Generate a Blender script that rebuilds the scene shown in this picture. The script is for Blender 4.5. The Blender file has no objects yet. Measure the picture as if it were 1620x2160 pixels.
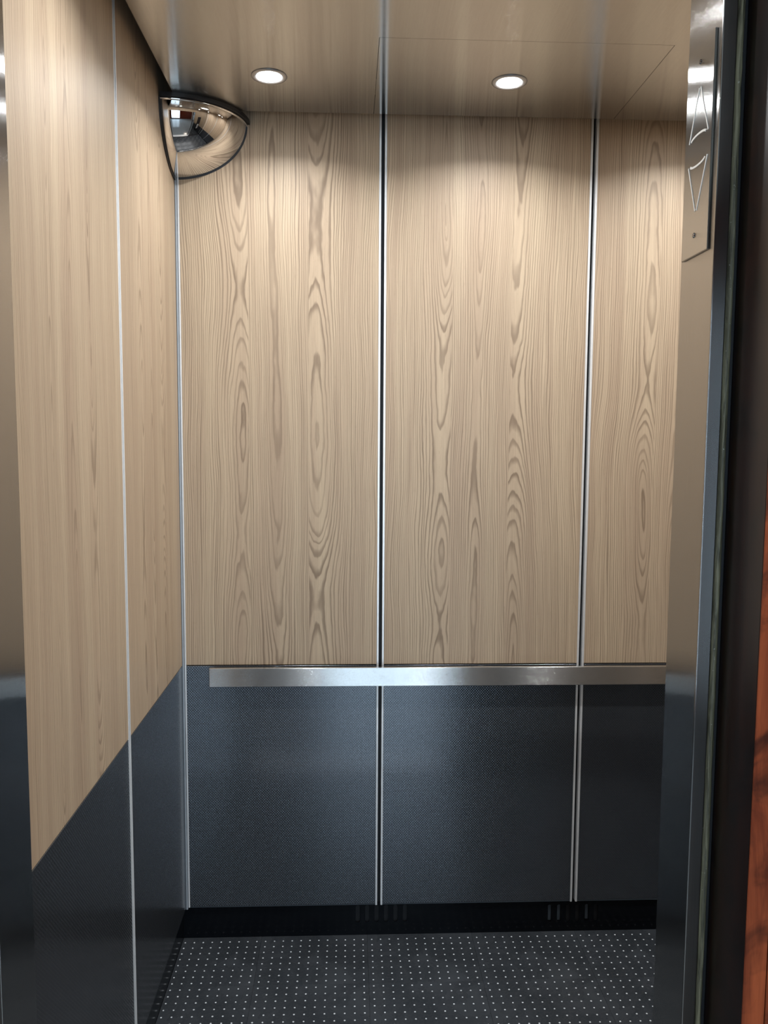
import bpy, bmesh, math, random
from mathutils import Matrix, Vector, noise as mnoise
random.seed(7)
scene = bpy.context.scene
col = scene.collection

# ------------------------------------------------------------------ camera
camd = bpy.data.cameras.new('camera')
cam = bpy.data.objects.new('camera', camd)
col.objects.link(cam)
RX = Vector((0.99913015, -0.04122422, 0.00628541))
UP = Vector((-0.00252471, 0.09065046, 0.99587957))
FW = Vector((0.04162414, 0.99502917, -0.09046753))
cam.matrix_world = Matrix(((RX.x, UP.x, -FW.x, 0), (RX.y, UP.y, -FW.y, 0),
                           (RX.z, UP.z, -FW.z, 1.55), (0, 0, 0, 1)))
camd.sensor_fit = 'VERTICAL'
camd.sensor_height = 36.0
camd.lens = 28.965
camd.clip_start = 0.02
scene.camera = cam

# ------------------------------------------------------------------ world and exposure
world = bpy.data.worlds.new('world')
scene.world = world
world.use_nodes = True
world.node_tree.nodes['Background'].inputs[0].default_value = (0.02, 0.02, 0.022, 1)
world.node_tree.nodes['Background'].inputs[1].default_value = 1.0
vs = scene.view_settings
vs.view_transform = 'Standard'
vs.look = 'None'
vs.gamma = 1.0
vs.use_curve_mapping = False
vs.exposure = -0.28
CAR_LAMP_W = 4.9        # each car downlight
CAR_LAMP_COL = (0.96, 0.985, 1.0)
ADDED_LAMP_W = 22.0
ADDED_LAMP_COL = (1.0, 0.86, 0.70)

# ------------------------------------------------------------------ measures (metres)
XL, XR = -0.498, 1.300          # side wall faces
YB, YF = 2.435, 1.160           # back wall face, inner face of the front return
H = 2.437                       # underside of the ceiling plate
ZW, ZP = 0.867, 0.108           # wood bottom, panel bottom
JX = 0.460                      # half door opening
YJ = 1.052                      # landing side edge of the jambs
YC = 0.953                      # face of the wooden casing
XCAS = 0.4935
GAP1, GAP2 = 0.0932, 0.7038

# ------------------------------------------------------------------ node helpers
class NT:
    def __init__(self, name):
        self.m = bpy.data.materials.new(name)
        self.m.use_nodes = True
        self.t = self.m.node_tree
        self.b = self.t.nodes['Principled BSDF']
    def n(self, ty, **kw):
        nd = self.t.nodes.new(ty)
        for k, v in kw.items():
            setattr(nd, k, v)
        return nd
    def put(self, sock, v):
        if isinstance(v, bpy.types.NodeSocket):
            self.t.links.new(v, sock)
        elif v is not None:
            sock.default_value = v
    def math(self, op, a, b=None, c=None, clamp=False):
        nd = self.n('ShaderNodeMath', operation=op)
        nd.use_clamp = clamp
        for i, v in enumerate((a, b, c)):
            if v is not None:
                self.put(nd.inputs[i], v)
        return nd.outputs[0]
    def noise(self, vec, scale=1.0, detail=2.0, rough=0.5, w=None, dist=0.0):
        nd = self.n('ShaderNodeTexNoise')
        if w is not None:
            nd.noise_dimensions = '4D'
            self.put(nd.inputs['W'], w)
        self.put(nd.inputs['Vector'], vec)
        nd.inputs['Scale'].default_value = scale
        nd.inputs['Detail'].default_value = detail
        nd.inputs['Roughness'].default_value = rough
        nd.inputs['Distortion'].default_value = dist
        return nd.outputs['Fac']
    def xyz(self, x, y, z):
        nd = self.n('ShaderNodeCombineXYZ')
        for i, v in enumerate((x, y, z)):
            self.put(nd.inputs[i], v)
        return nd.outputs[0]
    def mix(self, f, a, b):
        nd = self.n('ShaderNodeMix', data_type='RGBA')
        self.put(nd.inputs[0], f); self.put(nd.inputs[6], a); self.put(nd.inputs[7], b)
        return nd.outputs[2]
    def ramp(self, v, lo, hi, a=0.0, b=1.0, smooth=True):
        nd = self.n('ShaderNodeMapRange')
        if smooth:
            nd.interpolation_type = 'SMOOTHSTEP'
        for i, x in enumerate((v, lo, hi, a, b)):
            self.put(nd.inputs[i], x)
        return nd.outputs[0]
    def coords(self):
        return self.n('ShaderNodeTexCoord').outputs['Object']
    def bump(self, h, strength, dist):
        nd = self.n('ShaderNodeBump')
        nd.inputs['Strength'].default_value = strength
        nd.inputs['Distance'].default_value = dist
        self.put(nd.inputs['Height'], h)
        self.put(self.b.inputs['Normal'], nd.outputs[0])
    def set(self, **kw):
        for k, v in kw.items():
            self.put(self.b.inputs[k], v)
        return self.m

def rgb(r, g, b):
    f = lambda c: (c / 255 / 12.92) if c / 255 <= 0.04045 else ((c / 255 + 0.055) / 1.055) ** 2.4
    return (f(r), f(g), f(b), 1)

# ------------------------------------------------------------------ materials
def wood_laminate(name, spacing=0.0074, dark=0.72, squeeze=1.0):
    """Elm laminate: ring lines of tilted logs (arched figure) running up the panel."""
    k = NT(name)
    sep = k.n('ShaderNodeSeparateXYZ')
    k.t.links.new(k.coords(), sep.inputs[0])
    x, z = sep.outputs[0], sep.outputs[2]
    rnd = k.n('ShaderNodeObjectInfo').outputs['Random']
    w = k.math('MULTIPLY', rnd, 37.0)
    if squeeze != 1.0:
        x = k.math('MULTIPLY', x, squeeze)
    # slow wander of the grain
    wa = k.noise(k.xyz(k.math('MULTIPLY', x, 4.0), 0.0, k.math('MULTIPLY', z, 1.1)), 1.0, 2.0, 0.5, w)
    wb = k.noise(k.xyz(k.math('MULTIPLY', x, 22.0), 0.0, k.math('MULTIPLY', z, 3.0)), 1.0, 2.0, 0.55, w)
    u = k.math('ADD', x, k.math('MULTIPLY', k.math('SUBTRACT', wa, 0.5), 0.070))
    u = k.math('ADD', u, k.math('MULTIPLY', k.math('SUBTRACT', wb, 0.5), 0.014))
    # the print shows three strips side by side, each cut from its own log
    rs = []
    wig = k.noise(k.xyz(k.math('MULTIPLY', x, 26.0), 5.0, k.math('MULTIPLY', z, 8.0)), 1.0, 2.5, 0.6, w)
    wig = k.math('MULTIPLY', k.math('SUBTRACT', wig, 0.5), 0.010)
    for c, s, h0, amp, fz in ((0.168, 3.1, 0.045, 0.42, 0.85), (0.268, 23.3, 0.030, 0.16, 0.9), (0.385, 11.7, 0.040, 0.40, 0.80)):
        hn = k.noise(k.xyz(s, 0.0, k.math('MULTIPLY', z, fz)), 1.0, 1.6, 0.5, w)
        h = k.math('ADD', h0, k.math('MULTIPLY', k.math('SUBTRACT', hn, 0.5), amp))
        h = k.math('ADD', h, wig)
        d = k.math('MULTIPLY', k.math('SUBTRACT', u, c), 1.35)
        r2 = k.math('ADD', k.math('MULTIPLY', d, d), k.math('MULTIPLY', h, h))
        rs.append(k.math('SQRT', r2))
    e1 = k.ramp(x, 0.1925, 0.1935, 0.0, 1.0)
    e2 = k.ramp(x, 0.3660, 0.3670, 0.0, 1.0)
    def lerp(f, p, q):
        return k.math('ADD', p, k.math('MULTIPLY', f, k.math('SUBTRACT', q, p)))
    F = lerp(e2, lerp(e1, rs[0], rs[1]), rs[2])
    # uneven ring width
    ring_jit = k.noise(k.xyz(k.math('MULTIPLY', F, 40.0), 0.0, k.math('MULTIPLY', z, 0.6)), 1.0, 2.0, 0.5, w)
    L = k.math('ADD', k.math('DIVIDE', F, spacing), k.math('MULTIPLY', ring_jit, 3.2))
    fr = k.math('FRACT', L)
    up = k.ramp(fr, 0.45, 0.82)
    dn = k.ramp(fr, 0.86, 1.0, 1.0, 0.0)
    line = k.math('MULTIPLY', up, dn)
    # lines come and go
    st = k.noise(k.xyz(k.math('MULTIPLY', F, 60.0), 3.0, k.math('MULTIPLY', z, 1.6)), 1.0, 3.0, 0.6, w)
    line = k.math('MULTIPLY', line, k.ramp(st, 0.25, 0.70, 0.35, 1.0))
    # fibre streaks and pores
    fib = k.noise(k.xyz(k.math('MULTIPLY', u, 640.0), 0.0, k.math('MULTIPLY', z, 8.0)), 1.0, 3.0, 0.65, w)
    pore = k.noise(k.xyz(k.math('MULTIPLY', u, 1300.0), 0.0, k.math('MULTIPLY', z, 60.0)), 1.0, 1.0, 0.5, w)
    band = k.noise(k.xyz(k.math('MULTIPLY', u, 17.0), 0.0, k.math('MULTIPLY', z, 0.5)), 1.0, 3.0, 0.6, w)
    heart = k.ramp(F, 0.0, 0.075, 1.0, 0.0)
    c0 = k.mix(k.ramp(band, 0.33, 0.67), rgb(203, 182, 155), rgb(186, 163, 139))
    c0 = k.mix(k.math('MULTIPLY', heart, 0.40), c0, rgb(162, 138, 117))
    c1 = k.mix(k.ramp(fib, 0.30, 0.75, 0.0, 0.42), c0, rgb(148, 130, 109))
    c2 = k.mix(k.math('MULTIPLY', line, dark), c1, rgb(108, 89, 72))
    c3 = k.mix(k.ramp(pore, 0.62, 0.80, 0.0, 0.30), c2, rgb(110, 86, 66))
    hgt = k.math('SUBTRACT', 1.0, k.math('ADD', k.math('MULTIPLY', line, 0.6), k.math('MULTIPLY', fib, 0.4)))
    k.bump(hgt, 0.12, 0.0006)
    return k.set(**{'Base Color': c3, 'Roughness': 0.50, 'Specular IOR Level': 0.28})

def embossed(name):
    """Dark grey metal laminate with a fine staggered dimple."""
    k = NT(name)
    sep = k.n('ShaderNodeSeparateXYZ')
    k.t.links.new(k.coords(), sep.inputs[0])
    x, z = sep.outputs[0], sep.outputs[2]
    a = k.math('SINE', k.math('MULTIPLY', x, 2 * math.pi / 0.0076))
    b = k.math('SINE', k.math('MULTIPLY', z, 2 * math.pi / 0.0084))
    p = k.math('MULTIPLY', a, b)
    nz = k.noise(k.coords(), 400.0, 2.0, 0.5)
    dim = k.ramp(p, 0.10, 0.85)
    hgt = k.math('ADD', dim, k.math('MULTIPLY', nz, 0.06))
    k.bump(hgt, 0.38, 0.0007)
    base = k.mix(dim, (0.135, 0.145, 0.160, 1), (0.205, 0.220, 0.240, 1))
    return k.set(**{'Base Color': base, 'Metallic': 0.80, 'Roughness': 0.165, 'Specular IOR Level': 0.5})

def brushed(name, base, rough, aniso, streak_axis=2, spread=(0, 1, 0), amount=0.0, scale=900.0):
    """Brushed metal: fine scratches along streak_axis tilt the surface at random along `spread`."""
    k = NT(name)
    c = k.coords()
    mp = k.n('ShaderNodeMapping')
    sc = [scale] * 3
    sc[streak_axis] = 5.0
    mp.inputs['Scale'].default_value = sc
    k.t.links.new(c, mp.inputs[0])
    nz = k.noise(mp.outputs[0], 1.0, 2.0, 0.6)
    bc = k.mix(k.ramp(nz, 0.3, 0.7), tuple(v * 0.92 for v in base[:3]) + (1,), base)
    tg = k.n('ShaderNodeTangent', direction_type='UV_MAP')
    k.t.links.new(tg.outputs[0], k.b.inputs['Tangent'])
    if amount > 0:
        geo = k.n('ShaderNodeNewGeometry')
        tot = None
        for q in range(3):
            wm = k.n('ShaderNodeMapping')
            wm.inputs['Scale'].default_value = (7919.0 + 613 * q, 6101.0 - 377 * q, 5003.0 + 211 * q)
            k.t.links.new(c, wm.inputs[0])
            wn = k.n('ShaderNodeTexWhiteNoise', noise_dimensions='3D')
            k.t.links.new(wm.outputs[0], wn.inputs['Vector'])
            tot = wn.outputs['Value'] if tot is None else k.math('ADD', tot, wn.outputs['Value'])
        tl = k.math('MULTIPLY', k.math('SUBTRACT', tot, 1.5), amount * 2.0)
        vm = k.n('ShaderNodeVectorMath', operation='SCALE')
        vm.inputs[0].default_value = spread
        k.put(vm.inputs['Scale'], tl)
        va = k.n('ShaderNodeVectorMath', operation='ADD')
        k.t.links.new(geo.outputs['Normal'], va.inputs[0]); k.t.links.new(vm.outputs[0], va.inputs[1])
        vn = k.n('ShaderNodeVectorMath', operation='NORMALIZE')
        k.t.links.new(va.outputs[0], vn.inputs[0])
        k.t.links.new(vn.outputs[0], k.b.inputs['Normal'])
    return k.set(**{'Base Color': bc, 'Metallic': 1.0, 'Roughness': rough, 'Anisotropic': aniso})

def plain(name, base, rough=0.5, metal=0.0, spec=0.5, nscale=60.0, var=0.08):
    k = NT(name)
    nz = k.noise(k.coords(), nscale, 3.0, 0.55)
    lo = tuple(v * (1 - var) for v in base[:3]) + (1,)
    hi = tuple(min(1, v * (1 + var)) for v in base[:3]) + (1,)
    return k.set(**{'Base Color': k.mix(nz, lo, hi), 'Roughness': rough, 'Metallic': metal, 'Specular IOR Level': spec})

def mahogany(name, ca, cb, cc):
    k = NT(name)
    sep = k.n('ShaderNodeSeparateXYZ')
    k.t.links.new(k.coords(), sep.inputs[0])
    v = k.xyz(k.math('MULTIPLY', sep.outputs[0], 30.0), k.math('MULTIPLY', sep.outputs[1], 30.0), k.math('MULTIPLY', sep.outputs[2], 3.0))
    n1 = k.noise(v, 1.0, 5.0, 0.65, dist=1.2)
    n2 = k.noise(k.coords(), 14.0, 4.0, 0.6, dist=0.8)
    c = k.mix(k.ramp(n1, 0.3, 0.7), ca, cb)
    c = k.mix(k.ramp(n2, 0.44, 0.68, 0.0, 0.80), c, cc)
    return k.set(**{'Base Color': c, 'Roughness': 0.30, 'Specular IOR Level': 0.5})

def rubber(name):
    k = NT(name)
    c = k.coords()
    n1 = k.noise(c, 7.0, 4.0, 0.6, dist=0.6)
    n2 = k.noise(c, 160.0, 2.0, 0.5)
    base = k.mix(k.ramp(n1, 0.3, 0.75), (0.026, 0.030, 0.035, 1), (0.050, 0.056, 0.064, 1))
    base = k.mix(k.ramp(n2, 0.4, 0.7, 0.0, 0.35), base, (0.06, 0.062, 0.065, 1))
    k.bump(n2, 0.08, 0.0005)
    return k.set(**{'Base Color': base, 'Roughness': k.ramp(n1, 0.2, 0.8, 0.20, 0.34), 'Specular IOR Level': 0.5})

def rough_stone(name):
    k = NT(name)
    sep = k.n('ShaderNodeSeparateXYZ')
    k.t.links.new(k.coords(), sep.inputs[0])
    v = k.xyz(k.math('MULTIPLY', sep.outputs[0], 160.0), k.math('MULTIPLY', sep.outputs[1], 160.0), k.math('MULTIPLY', sep.outputs[2], 7.0))
    n1 = k.noise(v, 1.0, 5.0, 0.65, dist=0.8)
    sp = k.noise(k.coords(), 150.0, 3.0, 0.6)
    c = k.mix(k.ramp(n1, 0.35, 0.68), rgb(62, 58, 44), rgb(146, 138, 110))
    c = k.mix(k.ramp(sp, 0.66, 0.74, 0.0, 0.8), c, rgb(190, 188, 172))
    k.bump(n1, 0.5, 0.002)
    return k.set(**{'Base Color': c, 'Roughness': 0.55})

M = {}
M['wood'] = wood_laminate('elm_laminate')
M['wood_side'] = wood_laminate('elm_laminate_side', 0.0066, 0.55, 1.0)
M['emboss'] = embossed('embossed_dark_laminate')
M['steel_v'] = brushed('brushed_steel_upright', (0.50, 0.49, 0.475, 1), 0.15, 0.9, 2, (0, 1, 0), 0.14)
M['steel_h'] = brushed('brushed_steel_rail', (0.60, 0.59, 0.575, 1), 0.22, 0.9, 0, (0, 0, 1), 0.30, 700.0)
M['steel_plate'] = brushed('brushed_steel_plate', (0.54, 0.535, 0.52, 1), 0.15, 0.9, 2, (0, 1, 0), 0.12)
M['ceil'] = brushed('satin_ceiling_metal', (0.43, 0.42, 0.40, 1), 0.085, 0.6, 1, (0, 1, 0), 0.10)
M['alu'] = plain('anodised_aluminium', (0.86, 0.87, 0.88, 1), 0.38, 0.35, 0.5)
M['alu_grey'] = plain('grey_aluminium_channel', (0.42, 0.46, 0.50, 1), 0.4, 0.3, 0.5)
M['chrome'] = plain('mirror_acrylic', (0.80, 0.79, 0.78, 1), 0.02, 1.0, 0.5, 5.0, 0.01)
M['black'] = plain('black_backing', (0.012, 0.012, 0.014, 1), 0.6)
M['black_gloss'] = plain('black_gloss_kick', (0.004, 0.005, 0.007, 1), 0.16, 0.0, 0.25)
M['black_rubber'] = plain('black_edging', (0.014, 0.014, 0.016, 1), 0.45)
M['rubber'] = rubber('floor_rubber')
M['dot'] = plain('pale_floor_dot', (0.70, 0.73, 0.76, 1), 0.45)
M['duct'] = plain('grey_duct', (0.10, 0.12, 0.14, 1), 0.4, 0.6)
M['white_ring'] = plain('lamp_ring_paint', (0.40, 0.40, 0.41, 1), 0.3, 0.6)
M['engraving'] = plain('pale_engraved_line', (0.86, 0.85, 0.82, 1), 0.5, 0.3)
M['mahogany'] = mahogany('mahogany', rgb(74, 28, 15), rgb(128, 56, 30), rgb(42, 16, 10))
M['cherry'] = mahogany('orange_cherry', rgb(120, 52, 28), rgb(190, 96, 56), rgb(52, 22, 14))
M['shaded_wood'] = mahogany('shaded_casing_wood', rgb(30, 13, 8), rgb(46, 22, 13), rgb(18, 8, 6))  # casing wood with the shade of the reveal put into its colour
M['stone'] = rough_stone('rough_stone_edge')
M['lobby_floor'] = plain('lobby_floor_stone', (0.22, 0.24, 0.25, 1), 0.16, 0.0, 0.5, 9.0, 0.2)
M['plaster'] = plain('lobby_plaster', (0.55, 0.52, 0.48, 1), 0.8)
M['button'] = plain('button_white', (0.75, 0.75, 0.75, 1), 0.4)
def emis(name, c, s):
    k = NT(name)
    return k.set(**{'Base Color': (0.8, 0.8, 0.8, 1), 'Emission Color': c, 'Emission Strength': s})
M['lens'] = emis('lamp_lens', (0.96, 0.985, 1.0, 1), 100.0)
M['daylit_pane'] = emis('daylit_frosted_pane', (0.62, 0.82, 1.0, 1), 9.0)
M['added_lens'] = emis('added_lamp_lens', (1.0, 0.86, 0.70, 1), 5.0)

# ------------------------------------------------------------------ mesh helpers
def link(name, me, mat, parent=None, loc=(0, 0, 0), rotz=0.0):
    if mat is not None and not me.materials:
        me.materials.append(mat)
    o = bpy.data.objects.new(name, me)
    col.objects.link(o)
    o.parent = parent
    o.location = loc
    o.rotation_euler = (0, 0, rotz)
    return o

def bm_box(bm, x0, x1, y0, y1, z0, z1, bevel=0.0, seg=1):
    vs_ = [bm.verts.new(p) for p in ((x0, y0, z0), (x1, y0, z0), (x1, y1, z0), (x0, y1, z0),
                                     (x0, y0, z1), (x1, y0, z1), (x1, y1, z1), (x0, y1, z1))]
    fs = [bm.faces.new([vs_[i] for i in q]) for q in
          ((3, 2, 1, 0), (4, 5, 6, 7), (0, 1, 5, 4), (1, 2, 6, 5), (2, 3, 7, 6), (3, 0, 4, 7))]
    if bevel > 0:
        es = list({e for f in fs for e in f.edges})
        bmesh.ops.bevel(bm, geom=es, offset=bevel, segments=seg, profile=0.5, affect='EDGES')

def bm_cyl(bm, c, axis, r, h, n=24, r2=None):
    """Cylinder starting at c along axis ('x','y','z', sign allowed by h)."""
    r2 = r if r2 is None else r2
    A = {'x': (Vector((0, 1, 0)), Vector((0, 0, 1)), Vector((1, 0, 0))),
         'y': (Vector((0, 0, 1)), Vector((1, 0, 0)), Vector((0, 1, 0))),
         'z': (Vector((1, 0, 0)), Vector((0, 1, 0)), Vector((0, 0, 1)))}[axis]
    c = Vector(c)
    a = [bm.verts.new(c + (A[0] * math.cos(t) + A[1] * math.sin(t)) * r) for t in [2 * math.pi * i / n for i in range(n)]]
    b = [bm.verts.new(c + A[2] * h + (A[0] * math.cos(t) + A[1] * math.sin(t)) * r2) for t in [2 * math.pi * i / n for i in range(n)]]
    for i in range(n):
        bm.faces.new((a[i], a[(i + 1) % n], b[(i + 1) % n], b[i]))
    bm.faces.new(a[::-1]); bm.faces.new(b)

def bm_lathe(bm, prof, n=40, c=(0, 0, 0)):
    """Revolve (r, z) profile around Z at c; closed profile loop."""
    c = Vector(c)
    rings = [[bm.verts.new(c + Vector((r * math.cos(2 * math.pi * i / n), r * math.sin(2 * math.pi * i / n), z))) for i in range(n)] for r, z in prof]
    for j in range(len(prof)):
        A, B = rings[j], rings[(j + 1) % len(prof)]
        for i in range(n):
            bm.faces.new((A[i], A[(i + 1) % n], B[(i + 1) % n], B[i]))

def finish(name, bm, smooth=False, uvdir=None):
    bmesh.ops.recalc_face_normals(bm, faces=bm.faces)
    me = bpy.data.meshes.new(name)
    if uvdir is not None:
        uv = bm.loops.layers.uv.new('UVMap')
        ud = Vector(uvdir)
        for f in bm.faces:
            n = f.normal
            t = ud - n * ud.dot(n)
            if t.length < 0.1:
                t = Vector((n.y, n.z, n.x)); t = t - n * t.dot(n)
            t.normalize()
            bt = n.cross(t)
            for l in f.loops:
                l[uv].uv = (l.vert.co.dot(t), l.vert.co.dot(bt))
    for f in bm.faces:
        f.smooth = smooth
    bm.to_mesh(me)
    bm.free()
    return me

def box(name, x0, x1, y0, y1, z0, z1, mat, parent=None, bevel=0.0, uvdir=None, seg=1, off=(0, 0, 0)):
    """Box in world measures; off = world position of the parent."""
    bm = bmesh.new()
    ox, oy, oz = off
    bm_box(bm, x0 - ox, x1 - ox, y0 - oy, y1 - oy, z0 - oz, z1 - oz, bevel, seg)
    return link(name, finish(name, bm, False, uvdir), mat, parent)

def plate_with_holes(name, outer, holes, thick, uvdir=None, to3=None):
    """Flat plate from a 2D outline with 2D holes; to3 maps the mesh (x, y, +-thick/2) to place."""
    cu = bpy.data.curves.new(name, 'CURVE')
    cu.dimensions = '2D'
    cu.fill_mode = 'BOTH'
    cu.extrude = thick / 2
    for pts in [outer] + holes:
        sp = cu.splines.new('POLY')
        sp.points.add(len(pts) - 1)
        for i, p in enumerate(pts):
            sp.points[i].co = (p[0], p[1], 0, 1)
        sp.use_cyclic_u = True
    tmp = bpy.data.objects.new('tmp', cu)
    col.objects.link(tmp)
    dg = bpy.context.evaluated_depsgraph_get()
    me0 = bpy.data.meshes.new_from_object(tmp.evaluated_get(dg))
    bpy.data.objects.remove(tmp)
    bpy.data.curves.remove(cu)
    bm = bmesh.new()
    bm.from_mesh(me0)
    bpy.data.meshes.remove(me0)
    bmesh.ops.remove_doubles(bm, verts=bm.verts, dist=1e-6)
    if to3 is not None:
        for v in bm.verts:
            v.co = to3(v.co)
    return finish(name, bm, False, uvdir)

def circle(cx, cy, r, n=36):
    return [(cx + r * math.cos(2 * math.pi * i / n), cy + r * math.sin(2 * math.pi * i / n)) for i in range(n)]

def rect(x0, x1, y0, y1):
    return [(x0, y0), (x1, y0), (x1, y1), (x0, y1)]

def struct(o, label=None, cat=None):
    o['kind'] = 'structure'
    if label: o['label'] = label
    if cat: o['category'] = cat
    return o

def tag(o, label, cat, group=None):
    o['label'] = label; o['category'] = cat
    if group: o['group'] = group
    return o

def empty(name, loc):
    o = bpy.data.objects.new(name, None)
    o.empty_display_size = 0.05
    col.objects.link(o)
    o.location = loc
    return o

# ================================================================== FLOOR
TILE, ND = 0.327, 12
floor = struct(box('floor', XL - 0.03, XR + 0.03, YF - 0.02, YB + 0.03, -0.03, -0.0035, M['black'], bevel=0),
               'dark grey dotted rubber floor of the lift car', 'floor')
FX0, FX1, FY0, FY1 = XL - 0.012, XR + 0.012, YF - 0.01, YB + 0.012
def clamp(a, b, c): return max(b, min(c, a))
tx = [-0.269 - TILE + i * TILE for i in range(7)]
ty = [2.2175 + TILE - i * TILE for i in range(5)]
pitch = TILE / ND
def dots_mesh(w, d, ox, oy):
    bm = bmesh.new()
    for i in range(ND):
        for j in range(ND):
            x = (i + 0.5) * pitch - ox; y = (j + 0.5) * pitch - oy
            if 0.001 < x < w - 0.001 and 0.001 < y < d - 0.001:
                jx, jy = random.uniform(-.0003, .0003), random.uniform(-.0003, .0003)
                n = 8; r = 0.0026 * random.uniform(0.93, 1.06)
                a = [bm.verts.new((x + jx + r * math.cos(2 * math.pi * q / n), y + jy + r * math.sin(2 * math.pi * q / n), 0.0)) for q in range(n)]
                b = [bm.verts.new((x + jx + r * .8 * math.cos(2 * math.pi * q / n), y + jy + r * .8 * math.sin(2 * math.pi * q / n), 0.0006)) for q in range(n)]
                for q in range(n):
                    bm.faces.new((a[q], a[(q + 1) % n], b[(q + 1) % n], b[q]))
                bm.faces.new(b)
    return finish('dot', bm)
cache = {}
for i in range(6):
    for j in range(4):
        x0, x1 = tx[i], tx[i] + TILE
        y0, y1 = ty[j] - TILE, ty[j]
        cx0, cx1 = clamp(x0, FX0, FX1), clamp(x1, FX0, FX1)
        cy0, cy1 = clamp(y0, FY0, FY1), clamp(y1, FY0, FY1)
        if cx1 - cx0 < 0.01 or cy1 - cy0 < 0.01:
            continue
        key = tuple(round(v, 4) for v in (cx1 - cx0, cy1 - cy0, cx0 - x0, cy0 - y0))
        if key not in cache:
            bm = bmesh.new()
            e = 0.0002
            bm_box(bm, e, cx1 - cx0 - e, e, cy1 - cy0 - e, -0.0035, 0.0, 0.0002)
            cache[key] = (finish('floor_tile', bm), dots_mesh(cx1 - cx0, cy1 - cy0, cx0 - x0, cy0 - y0))
        t = link('floor_tile', cache[key][0], M['rubber'], floor, (cx0, cy0, 0))
        d = link('floor_dots', cache[key][1], M['dot'], t)
        d['kind'] = 'stuff'

# ================================================================== WALLS OF THE CAR
ST = 0.0062        # width of an aluminium strip
GW = 0.0098        # black gap between two back panels
def panel_mesh(name, w, z0, z1, bevel=0.0008):
    bm = bmesh.new()
    bm_box(bm, 0, w, 0, 0.018, z0, z1, bevel)
    return finish(name, bm)

# --- back wall
wall_back = struct(box('wall_back', XL - 0.04, XR + 0.04, YB + 0.020, YB + 0.045, 0.0, 2.62, M['black']),
                   'back wall of the lift car clad in wood and dark panels', 'wall')
ZT = 2.56
def back_panel(x0, x1):
    link('wood_panel', panel_mesh('wood_panel', x1 - x0, 0, ZT - ZW), M['wood'], wall_back, (x0, YB, ZW))
    link('dark_panel', panel_mesh('dark_panel', x1 - x0, 0, ZW - 0.0028 - ZP), M['emboss'], wall_back, (x0, YB, ZP))
def strip_box(name, x0, x1, y0, y1, z0, z1, parent, mat='alu'):
    return box(name, x0, x1, y0, y1, z0, z1, M[mat], parent, 0.0008)
CW = 0.011
back_panel(XL + CW, GAP1 - GW / 2 - ST)
back_panel(GAP1 + GW / 2 + ST, GAP2 - GW / 2 - ST)
back_panel(GAP2 + GW / 2 + ST, XR - CW)
for g in (GAP1, GAP2):
    strip_box('edge_strip', g - GW / 2 - ST, g - GW / 2, YB - 0.0015, YB + 0.019, ZP - 0.004, ZT, wall_back)
    strip_box('edge_strip', g + GW / 2, g + GW / 2 + ST, YB - 0.0015, YB + 0.019, ZP - 0.004, ZT, wall_back)
strip_box('corner_strip', XL, XL + 0.0055, YB - 0.006, YB + 0.018, ZP - 0.006, ZT, wall_back, 'alu_grey')
strip_box('corner_strip', XL + 0.0065, XL + CW, YB - 0.002, YB + 0.018, ZP - 0.002, ZT, wall_back)
strip_box('corner_strip', XR - CW, XR, YB - 0.004, YB + 0.018, ZP - 0.004, ZT, wall_back)
for x0, x1 in ((XL + CW, GAP1 - GW / 2 - ST), (GAP1 + GW / 2 + ST, GAP2 - GW / 2 - ST), (GAP2 + GW / 2 + ST, XR - CW)):
    box('bottom_edge_strip', x0, x1, YB - 0.0004, YB + 0.018, ZP - 0.0022, ZP - 0.0002, M['duct'], wall_back)

# --- left wall: local x of a panel runs along the wall towards the camera
wall_left = struct(box('wall_left', XL - 0.045, XL - 0.020, YF - 0.10, YB + 0.02, 0.0, 2.62, M['black']),
                   'left wall of the lift car clad in wood and dark panels', 'wall')
wall_right = struct(box('wall_right', XR + 0.020, XR + 0.045, YF - 0.0, YB + 0.02, 0.0, 2.62, M['black']),
                    'right wall of the lift car hidden behind the door jamb', 'wall')
TY1, TY2 = 1.838, 1.240
def side_panel(y0, y1, left, w_=None):
    wall = wall_left if left else wall_right
    for nm, mt, z0, z1 in (('wood_panel', M['wood_side'], ZW, ZT), ('dark_panel', M['emboss'], ZP, ZW - 0.0014)):
        me = panel_mesh(nm, y1 - y0, 0, z1 - z0)
        if left:   # local x -> world +y, local y (depth) -> world -x
            link(nm, me, mt, wall, (XL, y0, z0), math.pi / 2)
        else:      # local x -> world -y, local y -> world +x
            link(nm, me, mt, wall, (XR, y1, z0), -math.pi / 2)
for left in (True, False):
    wl = wall_left if left else wall_right
    ylow = 1.06 if left else YF + 0.002
    side_panel(TY1 + 0.0085, YB - 0.008, left)
    side_panel(TY2 + 0.0085, TY1 - 0.0085, left)
    side_panel(ylow, TY2 - 0.0085, left)
    s = 1 if left else -1
    X = XL if left else XR
    for yt in (TY1, TY2):
        for a, b, pr, mt_ in ((-0.0085, -0.0045, 0.0012, 'alu'), (-0.0045, 0.0045, -0.0012, 'alu_grey'), (0.0045, 0.0085, 0.0012, 'alu')):
            xa, xb = sorted((X + s * pr, X - s * 0.018))
            strip_box('joint_strip', xa, xb, yt + a, yt + b, ZP - 0.004, ZT, wl, mt_)

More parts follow.
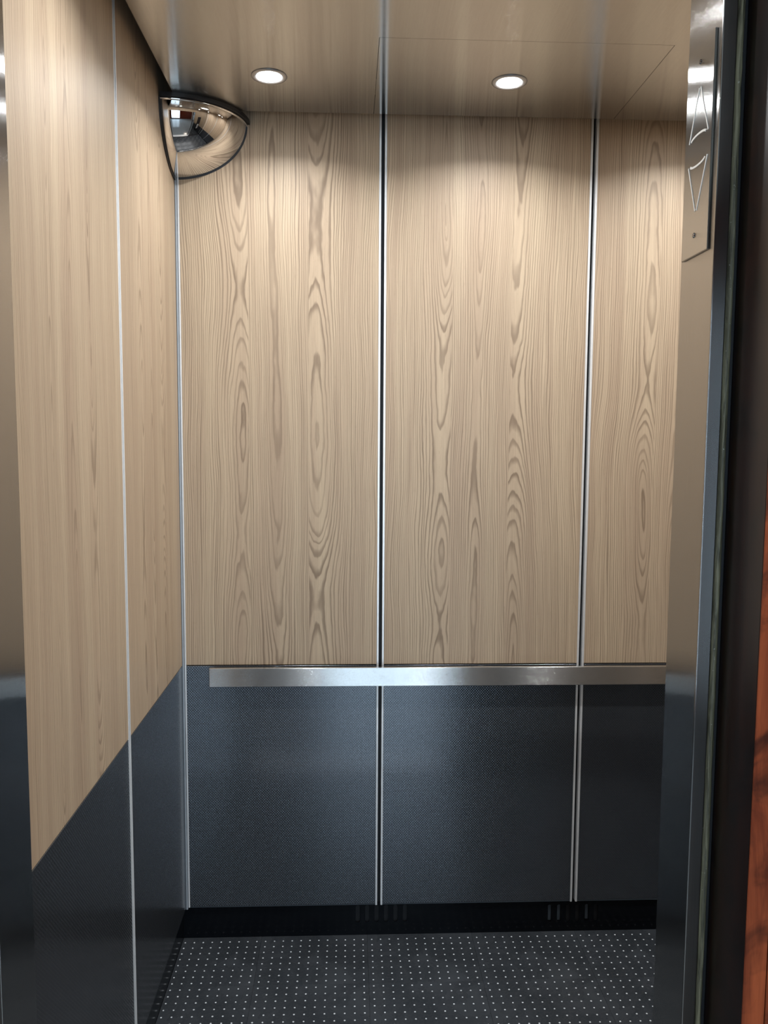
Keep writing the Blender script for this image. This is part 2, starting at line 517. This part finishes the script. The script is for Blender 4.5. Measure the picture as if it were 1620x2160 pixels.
# --- front returns, jambs, header
def steel_box(name, *a, parent=None, bevel=0.001, uv=(0, 1, 0)):
    return box(name, *a, M['steel_v'], parent, bevel, uv, 2)
trim_1 = struct(steel_box('trim_1', -0.60, -JX, YJ, YF + 0.006, 0.0, 2.60), 'brushed steel door jamb beside the left wood wall', 'door jamb')
trim_2 = struct(steel_box('trim_2', JX, JX + 0.0190, YJ, YF - 0.004, 0.0, 2.60, bevel=0.0016),
                'brushed steel door jamb carrying the arrow plate', 'door jamb')
wall_front = struct(steel_box('wall_front', JX + 0.0190, XR + 0.02, YF - 0.03, YF - 0.0045, 0.0, 2.60, uv=(1, 0, 0)),
                    'brushed steel front return inside the lift car', 'wall')
steel_box('header', -JX, JX, YF - 0.06, YF - 0.0045, 2.22, 2.60, parent=wall_front, uv=(1, 0, 0))

# --- kick plates with ventilation slots
def slot(cx, cz, w, h, n=8):
    r = w / 2
    pts = [(cx + r * math.cos(math.pi * i / n), cz + h / 2 - r + r * math.sin(math.pi * i / n)) for i in range(n + 1)]
    pts += [(cx - r * math.cos(math.pi * i / n), cz - h / 2 + r - r * math.sin(math.pi * i / n)) for i in range(n + 1)]
    return pts
slots = []
for c0, cz in ((0.102, 0.0690), (0.706, 0.0600)):
    for q in range(6):
        slots.append(slot(c0 + (q - 2.5) * 0.0295, cz, 0.0135, 0.056))
KB = YB + 0.012
me = plate_with_holes('baseboard_back', rect(XL - 0.012, XR + 0.012, 0.0005, ZP - 0.0035), slots, 0.0016,
                      to3=lambda v: Vector((v.x, KB + 0.0008 + v.z, v.y)))
baseboard_back = struct(link('baseboard_back', me, M['black_gloss']), 'glossy black kick plate with vent slots under the back wall', 'baseboard')
# grey ducting bits seen through some of the slots
for q, (sx, sz, sh) in enumerate(((0.632, 0.060, 0.05), (0.661, 0.060, 0.05), (0.750, 0.062, 0.05), (0.103, 0.052, 0.012), (0.073, 0.05, 0.014))):
    box('duct_piece', sx - 0.004, sx + 0.005, KB + 0.004, KB + 0.007, sz - sh / 2, sz + sh / 2, M['duct'], baseboard_back)
baseboard_left = struct(box('baseboard_left', XL - 0.0145, XL - 0.0125, 1.06, YB + 0.010, 0.0005, ZP + 0.004, M['black_gloss']),
                        'black kick plate under the left wall', 'baseboard')
baseboard_right = struct(box('baseboard_right', XR + 0.0125, XR + 0.0145, YF, YB + 0.010, 0.0005, ZP + 0.004, M['black_gloss']),
                         'black kick plate under the right wall', 'baseboard')

# ================================================================== CEILING
CX0, CX1, CY0, CY1 = XL + 0.037, XR - 0.037, YF + 0.037, YB - 0.075
LX = (-0.2017, 0.3967, 0.9950)
LY = (2.136, 1.434)
HX0, HX1, HY0 = 0.0630, 0.7330, 1.9230
HG = 0.0011
holes = [circle(x, y, 0.0375) for x in LX for y in LY if not (x == LX[1] and y == LY[0])]
me = plate_with_holes('ceiling', rect(CX0, CX1, CY0, CY1), holes + [rect(HX0, HX1, HY0, CY1 - 0.002)], 0.004,
                      uvdir=(0, 1, 0), to3=lambda v: Vector((v.x, v.y, H + 0.002 + v.z)))
ceiling = struct(link('ceiling', me, M['ceil']), 'satin metal lift ceiling plate with access hatch', 'ceiling')
me = plate_with_holes('access_hatch', rect(HX0 + HG, HX1 - HG, HY0 + HG * 0.6, CY1 - 0.002 - 0.0003), [circle(LX[1], LY[0], 0.0375)], 0.004,
                      uvdir=(0, 1, 0), to3=lambda v: Vector((v.x, v.y, H + 0.002 + v.z)))
hatch = link('access_hatch', me, M['ceil'], ceiling)
hatch['label'] = 'rectangular access hatch around the middle lamp'
box('edge_flange', CX0, CX0 + 0.002, CY0, CY1, H + 0.004, H + 0.05, M['black'], ceiling)
box('edge_flange', CX1 - 0.002, CX1, CY0, CY1, H + 0.004, H + 0.05, M['black'], ceiling)
box('edge_flange', CX0, CX1, CY1 - 0.002, CY1, H + 0.004, H + 0.05, M['black'], ceiling)
box('car_roof', XL - 0.045, XR + 0.045, YF - 0.11, YB + 0.045, 2.62, 2.64, M['black'], ceiling)

# --- downlights
def lamp(x, y, label):
    t = tag(empty('downlight', (x, y, H)), label, 'ceiling lamp', 'round recessed ceiling lamps')
    bm = bmesh.new()
    bm_lathe(bm, [(0.0445, 0.0), (0.0435, -0.0022), (0.0400, -0.0034), (0.0330, -0.0030), (0.0305, -0.0008), (0.0305, 0.012), (0.0370, 0.012), (0.0370, 0.0)])
    link('trim_ring', finish('trim_ring', bm, True), M['white_ring'], t)
    bm = bmesh.new()
    n = 36
    prof = [(0.0303, -0.0014), (0.026, -0.0028), (0.016, -0.0040), (0.004, -0.0043)]
    rings = [[bm.verts.new((r * math.cos(2 * math.pi * i / n), r * math.sin(2 * math.pi * i / n), z)) for i in range(n)] for r, z in prof]
    for j in range(3):
        for i in range(n):
            bm.faces.new((rings[j][i], rings[j][(i + 1) % n], rings[j + 1][(i + 1) % n], rings[j + 1][i]))
    bm.faces.new(rings[3])
    link('lens', finish('lens', bm, True), M['lens'], t)
    bm = bmesh.new()
    bm_cyl(bm, (0, 0, 0.0125), 'z', 0.036, 0.05, 24)
    link('housing', finish('housing', bm), M['black'], t)
    ld = bpy.data.lights.new('downlight_beam', 'AREA')
    ld.shape = 'DISK'
    ld.size = 0.056
    ld.energy = CAR_LAMP_W
    ld.color = CAR_LAMP_COL
    ld.spread = math.radians(148)
    lo = bpy.data.objects.new('downlight_beam', ld)
    col.objects.link(lo)
    lo.parent = t
    lo.location = (0, 0, -0.0055)
names = {(0, 0): 'round recessed ceiling lamp nearest the dome mirror', (1, 0): 'round recessed ceiling lamp set in the access hatch',
         (2, 0): 'round recessed ceiling lamp in the back right corner behind the jamb', (0, 1): 'round recessed ceiling lamp above the door on the left wall side',
         (1, 1): 'round recessed ceiling lamp above the door in the middle', (2, 1): 'round recessed ceiling lamp above the door on the right wall side'}
for i, x in enumerate(LX):
    for j, y in enumerate(LY):
        lamp(x, y, names[(i, j)])

# ================================================================== HANDRAIL
RYF = 2.385
hr = tag(empty('handrail', (0.45, YB, 0.842)), 'flat brushed steel handrail across the back wall', 'handrail')
off = (0.45, YB, 0.842)
box('bar', -0.4115, 1.235, RYF, RYF + 0.012, 0.8143, 0.8702, M['steel_h'], hr, 0.0014, (0, 0, 1), 2, off)
for bx in (-0.22, 0.40, 1.02):
    bm = bmesh.new()
    bm_cyl(bm, (bx - off[0], RYF + 0.012 - off[1], 0), 'y', 0.009, YB - RYF - 0.012 - 0.004, 20)
    bm_cyl(bm, (bx - off[0], -0.004, 0), 'y', 0.020, 0.004, 24)
    link('bracket', finish('bracket', bm, False, (1, 0, 0)), M['steel_h'], hr)

# ================================================================== DOME MIRROR (one eighth of a dome in the corner)
mx, my, mz = XL + 0.0035, YB - 0.0015, H - 0.010
dm = tag(empty('dome_mirror', (mx, my, mz)), 'corner dome mirror with black rim below the ceiling', 'mirror')
AX, AY, AZ = 0.200, 0.184, 0.150
def octant(name, ax, ay, az, mat, inner=0.0):
    bm = bmesh.new()
    N = 40
    g = [[None] * (N + 1) for _ in range(N + 1)]
    for i in range(N + 1):
        th = math.pi / 2 * i / N             # down from the rim plane
        for j in range(N + 1):
            ph = math.pi / 2 * j / N
            g[i][j] = bm.verts.new((ax * math.cos(th) * math.cos(ph), -ay * math.cos(th) * math.sin(ph), -az * math.sin(th)))
    for i in range(N):
        for j in range(N):
            bm.faces.new((g[i][j], g[i + 1][j], g[i + 1][j + 1], g[i][j + 1]))
    bmesh.ops.remove_doubles(bm, verts=bm.verts, dist=1e-6)
    me = finish(name, bm, True)
    return me
dome = link('mirror_dome', octant('mirror_dome', AX, AY, AZ, None), M['chrome'], dm)
sol = dome.modifiers.new('thickness', 'SOLIDIFY'); sol.thickness = 0.002; sol.offset = -1
def sector(ax, ay, axis, t, name):
    """Quarter ellipse slab lying on the ceiling ('z'), left wall ('x') or back wall ('y')."""
    bm = bmesh.new(); N = 36
    pts = [(0, 0)] + [(ax * math.cos(math.pi / 2 * i / N), ay * math.sin(math.pi / 2 * i / N)) for i in range(N + 1)]
    f = {'z': lambda p, h: (p[0], -p[1], h), 'x': lambda p, h: (-h, -p[0], -p[1]), 'y': lambda p, h: (p[0], h, -p[1])}[axis]
    a = [bm.verts.new(f(p, 0)) for p in pts]; b = [bm.verts.new(f(p, t)) for p in pts]
    n = len(pts)
    for i in range(n):
        bm.faces.new((a[i], a[(i + 1) % n], b[(i + 1) % n], b[i]))
    bm.faces.new(a); bm.faces.new(b[::-1])
    return finish(name, bm)
link('rim', sector(AX + 0.010, AY + 0.008, 'z', 0.0098, 'rim'), M['black_rubber'], dm)
link('rim', sector(AY + 0.006, AZ + 0.007, 'x', 0.0034, 'rim'), M['black_rubber'], dm)
link('rim', sector(AX + 0.003, AZ + 0.0035, 'y', 0.0014, 'rim'), M['black_rubber'], dm)
# bright lip under the ceiling rim
bm = bmesh.new()
N = 36
for k_, (r0, z0, z1) in enumerate(((0.003, -0.0062, -0.0004),)):
    a = []; b = []; c = []; d = []
    for i in range(N + 1):
        t = math.pi / 2 * i / N
        cx, sy = math.cos(t), -math.sin(t)
        a.append(bm.verts.new(((AX + r0) * cx, (AY + r0) * sy, z0))); b.append(bm.verts.new(((AX + r0) * cx, (AY + r0) * sy, z1)))
        c.append(bm.verts.new(((AX - .001) * cx, (AY - .001) * sy, z0))); d.append(bm.verts.new(((AX - .001) * cx, (AY - .001) * sy, z1)))
    for i in range(N):
        bm.faces.new((a[i], a[i + 1], b[i + 1], b[i])); bm.faces.new((a[i], c[i], c[i + 1], a[i + 1])); bm.faces.new((b[i], b[i + 1], d[i + 1], d[i]))
link('lip', finish('lip', bm, True), M['chrome'], dm)

# ================================================================== ARROW PLATE ON THE JAMB
PY0, PY1, PZ0, PZ1 = 1.0645, 1.1475, 1.7930, 2.0645
PX = JX - 0.0034
pc = (JX, (PY0 + PY1) / 2, PZ0)
ap = tag(empty('arrow_plate', pc), 'brushed steel plate with engraved up and down arrows on the door jamb', 'sign plate')
box('plate', PX, JX, PY0, PY1, PZ0, PZ1, M['steel_plate'], ap, 0.0008, (0, 1, 0), 1, pc)
def line_obj(name, pts, w=0.0022, t=0.0005):
    bm = bmesh.new()
    L = []
    n = len(pts)
    for i, (y, z) in enumerate(pts):
        p0 = pts[max(0, i - 1)]; p1 = pts[min(n - 1, i + 1)]
        d = Vector((p1[0] - p0[0], p1[1] - p0[1])).normalized()
        nn = Vector((-d.y, d.x)) * w / 2
        row = []
        for sgn, xx in ((1, PX), (-1, PX), (-1, PX - t), (1, PX - t)):
            row.append(bm.verts.new((xx - pc[0], y + nn.x * sgn - pc[1], z + nn.y * sgn - pc[2])))
        L.append(row)
    for i in range(n - 1):
        for q in range(4):
            bm.faces.new((L[i][q], L[i][(q + 1) % 4], L[i + 1][(q + 1) % 4], L[i + 1][q]))
    bm.faces.new(L[0]); bm.faces.new(L[-1][::-1])
    return link(name, finish(name, bm), M['engraving'], ap)
yc = 1.1045
def arrow(sg, zb, za):
    line_obj('arrow_line', [(yc + 0.0286, zb), (yc + 0.0022, za)])
    line_obj('arrow_line', [(yc - 0.0300, zb), (yc - 0.0022, za)])
    line_obj('arrow_line', [(yc + 0.0225 * math.cos(math.pi * i / 8), zb + sg * (0.0006 + 0.0040 * math.sin(math.pi * i / 8))) for i in range(9)], 0.0028)
arrow(1, 1.9447, 2.0080)
arrow(-1, 1.9138, 1.8510)
for zs in (2.0405, 1.8198):
    bm = bmesh.new()
    bm_cyl(bm, (PX - pc[0], 1.107 - pc[1], zs - pc[2]), 'x', 0.0036, -0.0016, 20, 0.0028)
    s_ = link('screw', finish('screw', bm), M['chrome'], ap)
    box('screw_slot', PX - 0.00175, PX - 0.0016, 1.107 - 0.0006, 1.107 + 0.0006, zs - 0.0022, zs + 0.0022, M['black'], s_, 0, None, 1, pc)

# ================================================================== CAR OPERATING PANEL (seen only in the dome mirror)
cpx, cpy = 0.74, YF
cop = tag(empty('control_panel', (cpx, cpy, 0.95)), 'dark lift control panel with buttons reflected in the dome mirror', 'control panel')
o3 = (cpx, cpy, 0.95)
box('face_plate', cpx - 0.09, cpx + 0.09, cpy - 0.0044, cpy + 0.008, 0.85, 1.95, M['black_gloss'], cop, 0.002, None, 1, o3)
for q in range(6):
    for sx in (-0.03, 0.03):
        bm = bmesh.new()
        bm_cyl(bm, (sx, 0.008, 0.12 + q * 0.07), 'y', 0.016, 0.004, 20)
        link('button', finish('button', bm), M['button'], cop)

# ================================================================== LANDING: sill, stone edge, wooden casing, lobby
sill = tag(empty('door_sill', (0, 1.05, 0)), 'grooved metal door sill between the car and the lobby', 'door sill')
for q in range(5):
    y0 = 0.958 + q * 0.038
    box('sill_rib', -JX, JX, y0, y0 + 0.033, -0.018, 0.0, M['alu'], sill, 0.001, None, 1, (0, 1.05, 0))
box('sill_base', -JX, JX, 0.955, YF - 0.012, -0.03, -0.018, M['black'], sill, 0, None, 1, (0, 1.05, 0))

# rough stone edge beside the steel jamb
bm = bmesh.new()
NZ = 420
rows = []
for i in range(NZ + 1):
    z = 2.6 * i / NZ
    w1 = mnoise.noise(Vector((1.3, 0, z * 5))) * 0.0016 + mnoise.noise(Vector((5.1, 2, z * 23))) * 0.0008
    w2 = mnoise.noise(Vector((8.3, 4, z * 3))) * 0.0016 + mnoise.noise(Vector((2.2, 7, z * 31))) * 0.0007
    row = []
    for q in range(7):
        f = q / 6
        x = (JX + 0.0192) + f * (0.0098 + w2) + w1 * math.sin(math.pi * f)
        y = YJ + 0.004 - 0.0042 * math.sin(math.pi * f) + mnoise.noise(Vector((f * 6, 1, z * 40))) * 0.0012
        row.append(bm.verts.new((x, y, z)))
    row.append(bm.verts.new((JX + 0.0292, YJ + 0.02, z)))
    row.append(bm.verts.new((JX + 0.0192, YJ + 0.02, z)))
    rows.append(row)
for i in range(NZ):
    for q in range(9):
        bm.faces.new((rows[i][q], rows[i][(q + 1) % 9], rows[i + 1][(q + 1) % 9], rows[i + 1][q]))
bm.faces.new(rows[0]); bm.faces.new(rows[-1][::-1])
trim_3 = struct(link('trim_3', finish('trim_3', bm, True), M['stone']), 'rough greenish stone edge between steel jamb and wooden casing', 'trim')
# dark backing joint
trim_4 = struct(box('trim_4', JX + 0.0295, XCAS + 0.002, YJ + 0.006, YJ + 0.03, 0, 2.6, M['black']), 'black joint behind the stone edge', 'trim')

def casing(x0, sx, nm, label):
    """Wooden door casing: reveal board, face boards with a groove between."""
    a, b = sorted((x0, x0 + sx * 0.006))
    root = struct(box(nm, a, b, YC + 0.0022, YJ + 0.004, 0, 2.40, M['shaded_wood'], None, 0.0008), label, 'door casing')
    a, b = sorted((x0, x0 + sx * 0.0285))
    box('face_board', a, b, YC, YC + 0.002, 0, 2.40, M['cherry'], root, 0.0006)
    a, b = sorted((x0 + sx * 0.0062, x0 + sx * 0.0285))
    box('core_board', a, b, YC + 0.0022, YJ, 0, 2.40, M['shaded_wood'], root)
    a, b = sorted((x0 + sx * 0.0297, x0 + sx * 0.115))
    box('face_board', a, b, YC - 0.0005, YJ - 0.01, 0, 2.40, M['cherry'], root, 0.0012)
    return root
casing(XCAS, 1, 'trim_5', 'shade-darkened reveal and orange cherry wood door casing at the right edge')
casing(-XCAS, -1, 'trim_6', 'orange cherry wood door casing on the lobby side of the left jamb')
box('wall_lobby_front', XCAS + 0.116, 2.6, YC + 0.012, YC + 0.06, 0, 2.8, M['mahogany'])
struct(bpy.data.objects['wall_lobby_front'], 'mahogany clad lobby wall beside the lift door', 'wall')
o = box('wall_lobby_side', -2.0, -XCAS - 0.116, YC + 0.012, YC + 0.06, 0, 2.8, M['mahogany']); struct(o, 'mahogany clad lobby wall left of the lift door', 'wall')
o = box('wall_lobby_top', -XCAS - 0.116, XCAS + 0.116, YC + 0.012, YC + 0.06, 2.4, 2.8, M['mahogany']); struct(o, 'lobby wall above the lift door', 'wall')
WX0, WX1, WZ0, WZ1 = -0.25, 0.85, 0.15, 2.30
me = plate_with_holes('wall_lobby_back', rect(-2.05, 2.65, 0, 2.8), [rect(WX0, WX1, WZ0, WZ1)], 0.05, to3=lambda v: Vector((v.x, -2.425 + v.z, v.y)))
o = link('wall_lobby_back', me, M['mahogany']); struct(o, 'lobby wall facing the lift', 'wall')
win = struct(link('window_1', plate_with_holes('window_1', rect(WX0, WX1, WZ0, WZ1), [rect(WX0 + .05, (WX0 + WX1) / 2 - .02, WZ0 + .05, WZ1 - .05), rect((WX0 + WX1) / 2 + .02, WX1 - .05, WZ0 + .05, WZ1 - .05)], 0.04,
             to3=lambda v: Vector((v.x, -2.42 + v.z, v.y))), M['alu']), 'tall daylit lobby window behind the photographer', 'window')
for a_, b_ in ((WX0 + .05, (WX0 + WX1) / 2 - .02), ((WX0 + WX1) / 2 + .02, WX1 - .05)):
    box('pane', a_, b_, -2.425, -2.419, WZ0 + .05, WZ1 - .05, M['daylit_pane'], win)
o = box('wall_lobby_left', -2.05, -2.0, -2.4, YC + 0.06, 0, 2.8, M['plaster']); struct(o, 'plaster lobby wall on the left', 'wall')
o = box('wall_lobby_right', 2.6, 2.65, -2.4, YC + 0.06, 0, 2.8, M['plaster']); struct(o, 'plaster lobby wall on the right', 'wall')
o = box('floor_lobby', -2.05, 2.65, -2.45, 0.954, -0.03, 0.0, M['lobby_floor']); struct(o, 'grey stone lobby floor', 'floor')
o = box('ceiling_lobby', -2.05, 2.65, -2.45, YC + 0.06, 2.8, 2.83, M['plaster']); struct(o, 'plaster lobby ceiling', 'ceiling')
ll = tag(empty('added_lobby_lamp', (1.35, -0.75, 2.80)), 'added unseen lobby lamp lighting the door casing', 'ceiling lamp')  # unseen lamp added on the lobby side to light the orange casing
bm = bmesh.new(); bm_lathe(bm, [(0.15, 0.0), (0.148, -0.02), (0.135, -0.025), (0.13, 0.0)])
link('ring', finish('ring', bm, True), M['white_ring'], ll)
bm = bmesh.new(); bm_cyl(bm, (0, 0, -0.006), 'z', 0.130, -0.012, 36)
link('diffuser', finish('diffuser', bm), M['added_lens'], ll)
ld = bpy.data.lights.new('added_lobby_light', 'AREA'); ld.shape = 'DISK'; ld.size = 0.24
ld.energy = ADDED_LAMP_W; ld.color = ADDED_LAMP_COL
lo = bpy.data.objects.new('added_lobby_light', ld); col.objects.link(lo); lo.parent = ll; lo.location = (0, 0, -0.027)
